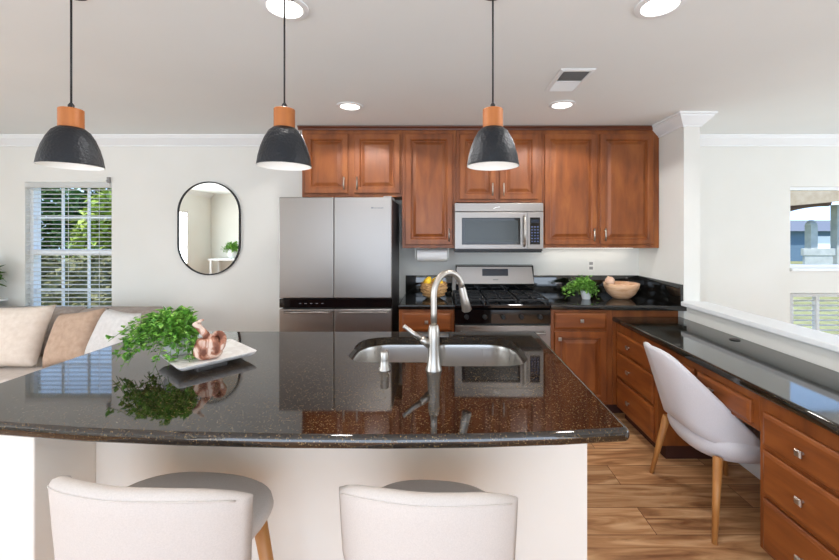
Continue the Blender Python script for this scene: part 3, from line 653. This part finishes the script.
# ------------------------------------------------------------ things on and over the back counters
pt = thing('paper_towel_holder', 'white paper towel roll on a holder under the narrow wall cabinet', 'paper towel holder', (-.03, 3.52, 1.2))
MB().tube([(-.205, 3.5, 1.288), (.065, 3.5, 1.288)], .055, 28).build('roll', M['paper'], pt, auto=40)
for xx in (-.22, .075): MB().box(xx-.006, xx+.006, 3.47, 3.53, 1.26, 1.357, .004).build('bracket', M['plasticw'], pt)
MB().box(-.226, .081, 3.47, 3.53, 1.352, 1.3575).build('mount', M['plasticw'], pt)
wb = thing('wicker_bowl', 'round woven wicker bowl holding lemons on the short black worktop', 'bowl', (-.055, 3.42, CT1))
mb = MB(); cx, cy = -.055, 3.42
mb.lathe(cx, cy, [(.05, CT1+.0008), (.085, CT1+.02), (.112, CT1+.06), (.118, CT1+.10), (.108, CT1+.135), (.102, CT1+.132), (.11, CT1+.10), (.104, CT1+.06), (.075, CT1+.03), (.03, CT1+.012)], 32); mb.build('bowl', M['basket'], wb, smooth=True)
for zz, rr in ((.03, .096), (.06, .113), (.09, .119), (.12, .114), (.135, .107)):
    MB().tube([(cx+rr*math.cos(a*PI/14), cy+rr*math.sin(a*PI/14), CT1+zz+.002*(-1)**a) for a in range(29)], .005, 6).build('woven_rim', M['basket'], wb, smooth=True)
def lemon(x, y, z, rz, ry, label):
    mb = MB(); n = 14; R = []
    for k in range(n+1):
        a = -PI/2+PI*k/n; s = math.sin(a); r = .031*math.cos(a)**.9 if abs(math.cos(a)) > 1e-6 else .001; r = max(r, .003)
        R.append([(s*.042+(.006*abs(s)**8)*(1 if s > 0 else -1), r*math.cos(2*PI*j/16), r*math.sin(2*PI*j/16)) for j in range(16)])
    mb.loft(R); o = mb.build('lemon', M['lemon'], smooth=True); o.location = (x, y, z); o.rotation_euler = (0, ry, rz)
    return tag(o, label, 'lemon', 'lemons in the wicker bowl')
lemon(cx-.052, cy-.040, CT1+.150, .6, -1.0, 'tall yellow lemon at the front left of the wicker bowl, poking above the rim')
lemon(cx+.042, cy-.040, CT1+.148, -.5, .4, 'yellow lemon at the front right of the wicker bowl')
lemon(cx+.03, cy+.050, CT1+.145, .1, .2, 'yellow lemon at the back right of the wicker bowl')
lemon(cx-.060, cy+.050, CT1+.140, 1.2, .1, 'yellow lemon at the back left of the wicker bowl')
# wooden bowl + onion
wd = MB(); cx, cy = 1.60, 3.40
wd.lathe(cx, cy, [(.06, CT1+.0008), (.075, CT1+.008), (.115, CT1+.045), (.143, CT1+.10), (.149, CT1+.135), (.142, CT1+.135), (.134, CT1+.10), (.10, CT1+.05), (.05, CT1+.022), (.01, CT1+.018)], 40)
tag(wd.build('wooden_bowl', M['bowlwood'], smooth=True, offset=(cx, cy, CT1)), 'wide blond wooden bowl on the black worktop beside the right wall', 'bowl')
on = MB(); on.lathe(0, 0, [(.004, -.036), (.02, -.034), (.036, -.018), (.041, 0), (.036, .018), (.02, .033), (.008, .042), (.004, .052)], 20)
oo = on.build('onion', M['bulbveg'], smooth=True); oo.location = (cx-.118, cy-.04, CT1+.158); oo.rotation_euler = (.3, -.5, 0); tag(oo, 'pinkish onion resting on the left rim of the blond wooden bowl', 'onion')
def plant(name, label, c, spread, height, stems, nleaf, lsize, seed, potr, poth, potm, droop=1.0, bias=(0, 0), m='leaf', zfloor=None, zfloor2=None, pot_shape='bowl', side=None):
    rnd = random.Random(seed); t = thing(name, label, 'plant', c)
    cx, cy, cz = c
    if pot_shape == 'bowl': pr = [(potr*.5, .0008), (potr*.8, poth*.15), (potr*1.02, poth*.5), (potr*.98, poth*.85), (potr*.86, poth), (potr*.78, poth*.97), (potr*.85, poth*.8)]
    else: pr = [(potr*.66, .0008), (potr*.7, .004), (potr*.98, poth*.97), (potr, poth), (potr*.9, poth), (potr*.88, poth*.85)]
    p = MB().lathe(cx, cy, [(r, cz+z) for r, z in pr], 28).build('pot', M[potm], t, auto=50)
    MB().lathe(cx, cy, [(potr*.85, cz+poth*.84), (potr*.5, cz+poth*.9), (.002, cz+poth*.92)], 18).build('soil', M['soil'], p)
    sm = MB(); lf = MB()
    for s in range(stems):
        a = rnd.uniform(0, 2*PI); L = rnd.uniform(.45, 1.0); r = spread*L*rnd.uniform(.7, 1.1)
        ex = cx+math.cos(a)*r+bias[0]*L; ey = cy+math.sin(a)*r*.8+bias[1]*L
        top = height*rnd.uniform(.45, 1.05)*(1-.35*L); end = max((zfloor2 or zfloor or 0)+.01, cz+poth+top*.9-droop*height*L*rnd.uniform(.3, 1.0))
        P = []
        for k in range(9):
            u = k/8
            z0 = cz+poth*.9; zz = (1-u)**2*z0+2*u*(1-u)*(z0+top*1.9)+u*u*end
            P.append(Vector((cx+(ex-cx)*u+rnd.gauss(0, .004), cy+(ey-cy)*u+rnd.gauss(0, .004), zz)))
        sm.tube(P, .0012, 5)
        for q_ in range(nleaf):
            u = rnd.uniform(.15, 1.0)*8; i = min(7, int(u)); p0 = P[i].lerp(P[i+1], u-i)
            d = Vector((rnd.gauss(0, 1), rnd.gauss(0, 1), rnd.gauss(.1, .5))); l = lsize*rnd.uniform(.7, 1.3)
            pz_ = p0+Vector((rnd.gauss(0, .006), rnd.gauss(0, .006), rnd.gauss(0, .006)))
            zf = zfloor
            if zfloor2 and abs((pz_.x+1.045)*.755-(pz_.y-1.735)*.656) > .17 or zfloor2 and abs((pz_.x+1.045)*.656+(pz_.y-1.735)*.755) > .17: zf = zfloor2
            if zf and pz_.z < zf+.012: pz_.z = zf+.012; d.z = abs(d.z)*.3
            lf.leaf(pz_, d, l, l*.72)
    sm.build('stems', mat('green_stem', (96, 132, 60), .6), t, smooth=True)
    lf.build('foliage', M[m], t, norm=False)
    return t
plant('potted_plant', 'small leafy green plant in a white pot on the black worktop right of the stove', (1.275, 3.36, CT1), .17, .13, 80, 17, .028, 4, .05, .075, 'potwhite', bias=(-.09, -.02), zfloor=CT1, pot_shape='cup')
# outlets
ol = thing('wall_outlet', 'white electrical outlet on the wall above the black splashback', 'outlet', (1.465, YB, 1.17))
MB().box(1.43, 1.50, YB-.006, YB-.001, 1.115, 1.23, .002).build('plate', M['plasticw'], ol)
for z in (1.15, 1.195): MB().box(1.447, 1.483, YB-.008, YB-.006, z-.014, z+.014, .001).build('socket', M['plasticg'], ol)
# under-cabinet light
ul = thing('under_cabinet_light', 'slim white light bar under the wide right wall cabinet', 'light', (1.4, 3.6, 1.34))
MB().box(.98, 1.84, 3.62, 3.67, 1.349, 1.357, .002).build('housing', M['plasticw'], ul)
MB().box(1.0, 1.82, 3.626, 3.664, 1.347, 1.349).build('lens', mat('light_bar_lens', (255, 250, 240), .5, **{'Emission Color': (1, .96, .9, 1), 'Emission Strength': 2}), ul)

# ------------------------------------------------------------ stools and desk chair
def shell(mb, W, yb, fwd, zt_c, zt_drop, zb_c, zb_rise, th, lean, pinch, n=22, m=6, pw=2.2, dp=3.0):
    rings = []
    zref = zb_c
    for i in range(n+1):
        a = -1+2*i/n; aa = abs(a)
        ang = a*1.15; x = W*math.sin(ang)/math.sin(1.15); y = yb+fwd*aa**pw
        eps = .02; a2 = a+eps
        x2 = W*math.sin(a2*1.15)/math.sin(1.15); y2 = yb+fwd*abs(a2)**pw
        T = Vector((x2-x, y2-y)).normalized(); Nn = Vector((-T.y, T.x))   # inward
        zt = zt_c-zt_drop*aa**dp; zb = zb_c+zb_rise*aa**2
        if zt-zb < .05: zt = zb+.05
        tt = th*(1 if aa < .9 else math.sqrt(max(.05, 1-((aa-.9)/.1)**2)))
        ring = []
        def pt(z, off):
            f = (z-zref)/(zt_c-zref); s = (1-pinch)+pinch*min(1, max(-.2, f))**.8 if f > 0 else 1-pinch
            yy = y-lean*f*(1-.5*aa)
            return (x*s+Nn.x*off, yy+Nn.y*off, z)
        for k in range(m+1): ring.append(pt(zb+(zt-tt*.5-zb)*k/m, 0))
        ring.append(pt(zt-tt*.12, tt*.15)); ring.append(pt(zt, tt*.5)); ring.append(pt(zt-tt*.12, tt*.85))
        for k in range(m, -1, -1): ring.append(pt(zb+(zt-tt*.5-zb)*k/m, tt))
        ring.append(pt(zb-tt*.3, tt*.5))
        rings.append(ring)
    mb.loft(rings)
def seat(mb, w_, y0, y1, z0, z1, dome=.012):
    R = []
    def ring(sc, z):
        out = []
        for k in range(40):
            a = 2*PI*k/40; c, s = math.cos(a), math.sin(a); e = .8
            out.append((w_*sc*math.copysign(abs(c)**e, c), (y0+y1)/2+(y1-y0)/2*sc*math.copysign(abs(s)**e, s), z))
        return out
    h = z1-z0
    for sc, z in ((.05, z0), (.7, z0), (.86, z0+h*.1), (.96, z0+h*.35), (1, z0+h*.6), (.985, z0+h*.82), (.93, z1-.004), (.8, z1+dome*.5), (.5, z1+dome*.9), (.1, z1+dome)): R.append(ring(sc, z))
    mb.loft(R)
def make_stool(label):
    t = thing('bar_stool', label, 'bar stool', (0, 0, 0), 'bar stools at the island')
    mb = MB(); seat(mb, .225, -.16, .185, .575, .652); mb.build('seat', M['fabric'], t, smooth=True)
    mb = MB(); shell(mb, .252, -.19, .12, .845, .07, .57, .02, .040, .02, .05, pw=2.2, dp=2.6); mb.build('backrest', M['fabric'], t, smooth=True)
    pts = []
    for i in range(25):
        a = -.86+1.72*i/24; z_ = .845-.07*abs(a)**2.6-.018; f_ = (z_-.57)/.275; x = (.95+.05*f_**.8)*.252*math.sin(a*1.15)/math.sin(1.15); pts.append((x, -.19+.12*abs(a)**2.2-.02*f_*(1-.5*abs(a))+.0005, z_))
    MB().tube(pts, .0022, 6).build('piping', M['fabric'], t, smooth=True)
    for sx in (-1, 1):
        for sy in (-1, 1):
            MB().tube([(sx*.15, .0+sy*.12, .577), (sx*.215, .0+sy*.165, .0)], [.02, .012], 12).build('leg', M['legwood'], t, smooth=True)
    z = .22; k_ = (.57-z)/.57; X_, Y_ = .15+.065*k_, .12+.045*k_
    mb = MB()
    for p, q2 in (((-X_, -Y_), (X_, -Y_)), ((X_, -Y_), (X_, Y_)), ((X_, Y_), (-X_, Y_)), ((-X_, Y_), (-X_, -Y_))): mb.tube([(*p, z), (*q2, z)], .009, 8)
    mb.build('footrest', M['nickel'], t)
    return t
s1_ = make_stool('cream upholstered bar stool at the left half of the island')
s1_.location = (-.797, 1.16, 0); s1_.rotation_euler.z = math.radians(-7); s1_.scale = (1.22, 1.06, 1.01)
s2_ = copy_tree(s1_); s2_.location = (-.03, 1.14, 0); s2_.scale = (1, 1, 1); s2_.rotation_euler.z = math.radians(-5); s2_['label'] = 'cream upholstered bar stool at the middle of the island, in front of the faucet'
dc = thing('desk_chair', 'pale grey curved-back chair with oak legs pulled up to the desk', 'chair', (0, 0, 0))
mb = MB(); seat(mb, .25, -.22, .26, .335, .465, .01); mb.build('seat', M['fabric_grey'], dc, smooth=True)
mb = MB(); shell(mb, .265, -.245, .30, .875, .42, .475, -.08, .035, .15, .06, n=32, pw=3.4, dp=3.0); mb.build('backrest', M['fabric_grey'], dc, smooth=True)
for sx in (-1, 1):
    MB().tube([(sx*.215, -.155, .38), (sx*.275, -.215, 0)], [.022, .012], 12).build('leg', M['legwood'], dc, smooth=True)
    MB().tube([(sx*.20, .18, .37), (sx*.25, .23, 0)], [.022, .012], 12).build('leg', M['legwood'], dc, smooth=True)
dc.location = (1.53, 2.12, 0); dc.rotation_euler.z = math.radians(-90)

# ------------------------------------------------------------ plate, carved wood, trailing plant on the island
pl = thing('square_plate', 'square white marble footed plate on the granite island', 'plate', (-1.045, 1.735, CT1))
n0 = len(bpy.data.objects)
R = []
for h, z in ((.09, CT1+.022), (.14, CT1+.022), (.153, CT1+.034), (.155, CT1+.040), (.150, CT1+.041), (.137, CT1+.034), (.12, CT1+.033)):
    R.append([(x-1.045, y+1.735, z) for x, y in rrect(-h, h, -h, h, .02, 4)])
mb = MB(); mb.loft(R); mb.build('dish', M['marble'], pl, auto=60)
MB().box(-1.045-.06, -1.045+.06, 1.735-.06, 1.735+.06, CT1+.0005, CT1+.0215, .004).build('foot', M['marble'], pl)
pl.rotation_euler.z = math.radians(-41)
PZ = CT1+.034
# trailing plant
plant('potted_plant', 'bushy trailing green plant in a round grey stone pot on the marble plate', (-1.165, 1.725, PZ), .19, .135, 150, 24, .027, 11, .060, .085, 'pot', bias=(-.08, -.05), zfloor=PZ, zfloor2=CT1, droop=1.5)
# carved wooden knot
kn = MB()
def blob(mb, c, r, n=14, seed=0, rot=0):
    R = []; c = Vector(c)
    for i in range(n+1):
        th = PI*i/n; ring = []
        for j in range(18):
            ph = 2*PI*j/18; s = math.copysign(abs(math.cos(ph))**.6, math.cos(ph)); q_ = math.copysign(abs(math.sin(ph))**.6, math.sin(ph)); st_ = max(.03, math.sin(th))**.5
            f = 1+.12*math.sin(3*ph+seed+th*2)+.06*math.sin(5*th+seed)
            x, y = r[0]*s*st_*f, r[1]*q_*st_*f
            ring.append((c.x+x*math.cos(rot)-y*math.sin(rot), c.y+x*math.sin(rot)+y*math.cos(rot), c.z-math.copysign(abs(math.cos(th))**.7, math.cos(th))*r[2]*(-1)*-1))
        R.append(ring)
    mb.loft(R)
kx, ky = -1.00, 1.665
wk = thing('wood_knot_ornament', 'reddish carved wooden knot ornament on the marble plate', 'ornament', (kx, ky, PZ))
blob(kn, (kx, ky, PZ+.0455), (.050, .038, .0455), seed=1, rot=.5)
kn.build('block', M['driftwood'], wk, smooth=True)
lp = MB(); P = []
for k in range(21):
    a = 2*PI*k/20; P.append((kx+.028+.028*math.cos(a), ky+.01+.016*math.sin(a), PZ+.065+.036*math.sin(a)))
lp.tube(P, .013, 12, cap=False); lp.build('loop', M['driftwood'], wk, smooth=True)
MB().tube([(kx+.0, ky, PZ+.085), (kx-.012, ky-.004, PZ+.105), (kx-.035, ky-.01, PZ+.135), (kx-.048, ky-.012, PZ+.155), (kx-.05, ky-.012, PZ+.16)], [.017, .015, .013, .016, .009], 12).build('neck', M['driftwood'], wk, smooth=True)
MB().tube([(kx-.045, ky-.012, PZ+.15), (kx-.025, ky-.02, PZ+.165), (kx-.008, ky-.024, PZ+.172)], [.008, .007, .003], 8).build('twig', M['driftwood'], wk, smooth=True)

# ------------------------------------------------------------ pendants
def make_pendant(label):
    t = thing('pendant_lamp', label, 'pendant lamp', (0, 0, CZ), 'pendant lamps over the island')
    z0 = 1.750
    prof = [(.042, z0+.148), (.058, z0+.134), (.073, z0+.107), (.086, z0+.073), (.0955, z0+.036), (.101, z0+.0)]
    inner = [(.098, z0+.0), (.0925, z0+.036), (.083, z0+.072), (.070, z0+.104), (.054, z0+.130), (.02, z0+.141)]
    mb = MB(); mb.lathe(0, 0, prof, 48, True, False); sh_ = mb.build('shade', M['hammer'], t, auto=60)
    mb = MB(); mb.lathe(0, 0, [(.101, z0), (.098, z0-.001)]+inner[1:], 48, False, True); tag(mb.build('lining', M['white'], sh_, auto=60), 'white enamel inside of the shade')
    MB().lathe(0, 0, [(.037, z0+.1485), (.039, z0+.15), (.039, z0+.220), (.037, z0+.222)], 32).build('cap', M['capwood'], t, auto=40)
    MB().lathe(0, 0, [(.010, z0+.2225), (.010, z0+.238), (.005, z0+.246)], 16).build('cord_grip', M['cord'], t, auto=40)
    MB().tube([(0, 0, z0+.24), (0, 0, CZ-.008)], .0035, 8).build('cord', M['cord'], t, smooth=True)
    MB().lathe(0, 0, [(.05, CZ-.001), (.05, CZ-.006), (.045, CZ-.009), (.01, CZ-.010)], 28).build('canopy', M['cord'], t, auto=40)
    MB().lathe(0, 0, [(.012, z0+.139), (.013, z0+.11), (.024, z0+.085), (.029, z0+.062), (.024, z0+.04), (.01, z0+.03)], 20).build('bulb', M['bulb'], t, smooth=True)
    return t
pA = make_pendant('black hammered pendant lamp over the left end of the island')
pA.location = (-1.437, 1.5, CZ)
for x, lb in ((-.606, 'black hammered pendant lamp in the middle of the row of three'), (.206, 'black hammered pendant lamp at the right of the row, before the microwave cabinet')):
    p = copy_tree(pA); p.location = (x, 1.5, CZ); p['label'] = lb

# ------------------------------------------------------------ ceiling lights and vent
def make_can():
    t = thing('recessed_light', 'x', 'ceiling light', (0, 0, CZ), 'recessed ceiling lights')
    MB().lathe(0, 0, [(.096, CZ-.0005), (.095, CZ-.006), (.072, CZ-.009), (.068, CZ-.001)], 40, True, False).build('trim_ring', M['trim'], t, auto=40)
    MB().lathe(0, 0, [(.067, CZ-.003), (.03, CZ-.0045)], 32, False, True).build('lens', M['glow'], t)
    return t
c0 = make_can()
spots = [(-.645, 1.60, 'round white recessed ceiling light nearest, above the middle pendant lamp'), (.905, 1.585, 'round white recessed ceiling light at the upper right, over the floor aisle'),
         (-.666, 2.85, 'small round recessed ceiling light before the cabinet above the refrigerator'), (.892, 2.816, 'small round recessed ceiling light just behind the ceiling vent')]
for i, (x, y, lb) in enumerate(spots):
    o = c0 if i == 0 else copy_tree(c0); o.location = (x, y, CZ); o['label'] = lb
    light('recessed_lamp', 'SPOT', (x, y, CZ-.02), 24, color=(1, .975, .95), radius=.07).data.spot_size = math.radians(150)
light('under_cabinet_lamp', 'AREA', (1.41, 3.64, 1.343), .4, size=.82, sy=.045, color=(1, .95, .88))
vt = thing('ceiling_vent', 'white rectangular ceiling air vent between the recessed lights', 'vent', (.79, 2.37, CZ))
mb = MB(); vx0, vx1, vy0, vy1 = .692, .892, 2.20, 2.55
mb.rings(lambda u, v, w_: (u, v, CZ-w_), vx0, vx1, vy0, vy1, [(0, .0005), (0, .004), (.012, .009), (.022, .009), (.022, .001)], cap=False); mb.build('frame', M['trim'], vt)
MB().box(vx0+.02, vx1-.02, vy0+.02, vy1-.02, CZ-.002, CZ-.0005).build('backing', mat('duct_grey', (128, 126, 123), .9), vt)
mb = MB(); k = 0
y = vy0+.03
while y < vy1-.03:
    s = 1 if y < (vy0+vy1)/2 else -1
    mb.loft([[(x, y-s*.006, CZ-.009), (x, y-s*.006+.001, CZ-.009), (x, y+s*.006+.001, CZ-.003), (x, y+s*.006, CZ-.003)] for x in (vx0+.022, vx1-.022)]); y += .0145
mb.build('louvres', M['trim'], vt)
tag(MB().box(vx0+.022, vx1-.022, (vy0+vy1)/2-.004, (vy0+vy1)/2+.004, CZ-.009, CZ-.002).build('divider', M['trim'], vt))

# ------------------------------------------------------------ wall mirror
mi = thing('wall_mirror', 'tall pill-shaped wall mirror with a thin black frame', 'mirror', (-2.235, YB, 1.53))
def pill(hw, hh, y): return [(-2.235+x, y, 1.535+z) for x, z in rrect(-hw, hw, -hh, hh, hw-.0001, 14)]
mb = MB(); mb.loft([pill(.302, .452, YB-.001), pill(.302, .452, YB-.025), pill(.292, .442, YB-.025), pill(.292, .442, YB-.012)], True, False); mb.build('frame', M['cord'], mi)
mb = MB(); mb.loft([pill(.2915, .4415, YB-.014), pill(.2915, .4415, YB-.0155)]); mb.build('glass', M['mirror'], mi)

# ------------------------------------------------------------ sofa and cushions
sf = thing('sofa', 'long taupe sofa with beige seat cushions under the left window', 'sofa', (-3.8, 3.2, 0))
sx0, sx1 = -5.2, -2.43
MB().box(sx0, sx1, 3.38, 3.66, .08, .70, .05, 4).build('back_frame', M['sofa'], sf, smooth=False)
MB().box(sx0, sx1, 2.70, 3.40, .08, .27, .03, 3).build('base', M['sofa'], sf)
for x0, x1 in ((sx0+.02, -4.30), (-4.28, -3.40), (-3.38, sx1-.02)):
    MB().box(x0, x1, 2.68, 3.36, .27, .46, .05, 4).build('seat_cushion', M['seatc'], sf, auto=60)
for x0, x1 in ((sx0+.02, -4.22), (-4.20, -3.16), (-3.14, sx1-.02)):
    mb = MB().box(x0, x1, 3.16, 3.40, .47, .83, .07, 5)
    for v in mb.bm.verts:
        v.co.y += (v.co.z-.47)*.35
    mb.build('back_cushion', M['sofa'], sf, auto=60)
for x in (sx0+.1, sx1-.1):
    for y in (2.78, 3.58): MB().lathe(x, y, [(.02, 0), (.028, .08)], 12).build('leg', M['legwood'], sf)
def pillow(name, label, w_, h_, t_, loc, rot, m):
    n = 16; bm = bmesh.new(); mb = MB.__new__(MB); mb.bm = bm
    G = {}
    for s in (1, -1):
        for i in range(n+1):
            for j in range(n+1):
                u, v = -1+2*i/n, -1+2*j/n; edge = i in (0, n) or j in (0, n)
                if s == -1 and edge: G[s, i, j] = G[1, i, j]; continue
                px_ = w_/2*u*(1-.07*(1-v*v)**1.0*abs(u)**3); pz_ = h_/2*v*(1-.07*(1-u*u)*abs(v)**3)
                d = t_/2*((1-u**4)*(1-v**4))**.55
                d *= 1+.06*math.sin(5*u+3*v)
                G[s, i, j] = bm.verts.new((px_, -s*d, pz_))
    for s in (1, -1):
        for i in range(n):
            for j in range(n): bm.faces.new((G[s, i, j], G[s, i+1, j], G[s, i+1, j+1], G[s, i, j+1]))
    o = mb.build(name, m, smooth=True); o.location = loc; o.rotation_euler = rot
    return tag(o, label, 'cushion', 'scatter cushions on the sofa')
R_ = math.radians
pillow('cushion', 'large cream linen cushion at the left end of the sofa', .58, .48, .17, (-3.37, 2.98, .69), (R_(-22), 0, R_(8)), M['cream'])
pillow('cushion', 'tan cushion leaning in the middle of the sofa', .40, .42, .16, (-2.84, 2.99, .68), (R_(-24), R_(-8), R_(-6)), M['tan'])
pillow('cushion', 'white textured cushion leaning at the right end of the sofa', .33, .42, .16, (-2.49, 2.93, .69), (R_(-20), R_(5), R_(-12)), M['whitec'])
# plant sliver at the left edge and a plant seen in the mirror
plant('floor_plant', 'dark green leafy plant just showing at the left edge beside the sofa', (-4.33, 3.50, .86), .30, .30, 26, 12, .08, 21, .09, .12, 'potwhite', m='leaf_dark')
tag(MB().box(-4.60, -4.19, 3.42, 3.738, .835, .859, .004).build('plant_shelf', M['trim']), 'small white shelf behind the sofa holding the dark plant', 'shelf')
cn = thing('console_table', 'white console table against the wall behind the camera, seen in the mirror', 'table', (-4.9, -1.55, 0))
MB().box(-5.3, -4.45, -1.75, -1.35, .86, .90, .004).build('top', M['trim'], cn)
for x in (-5.26, -4.49):
    for y in (-1.71, -1.39): MB().box(x-.02, x+.02, y-.02, y+.02, 0, .86).build('leg', M['trim'], cn)
plant('potted_plant', 'green leafy plant on the console table, reflected in the mirror', (-4.85, -1.55, .90), .26, .26, 50, 14, .05, 31, .10, .16, 'potwhite', zfloor=.90)
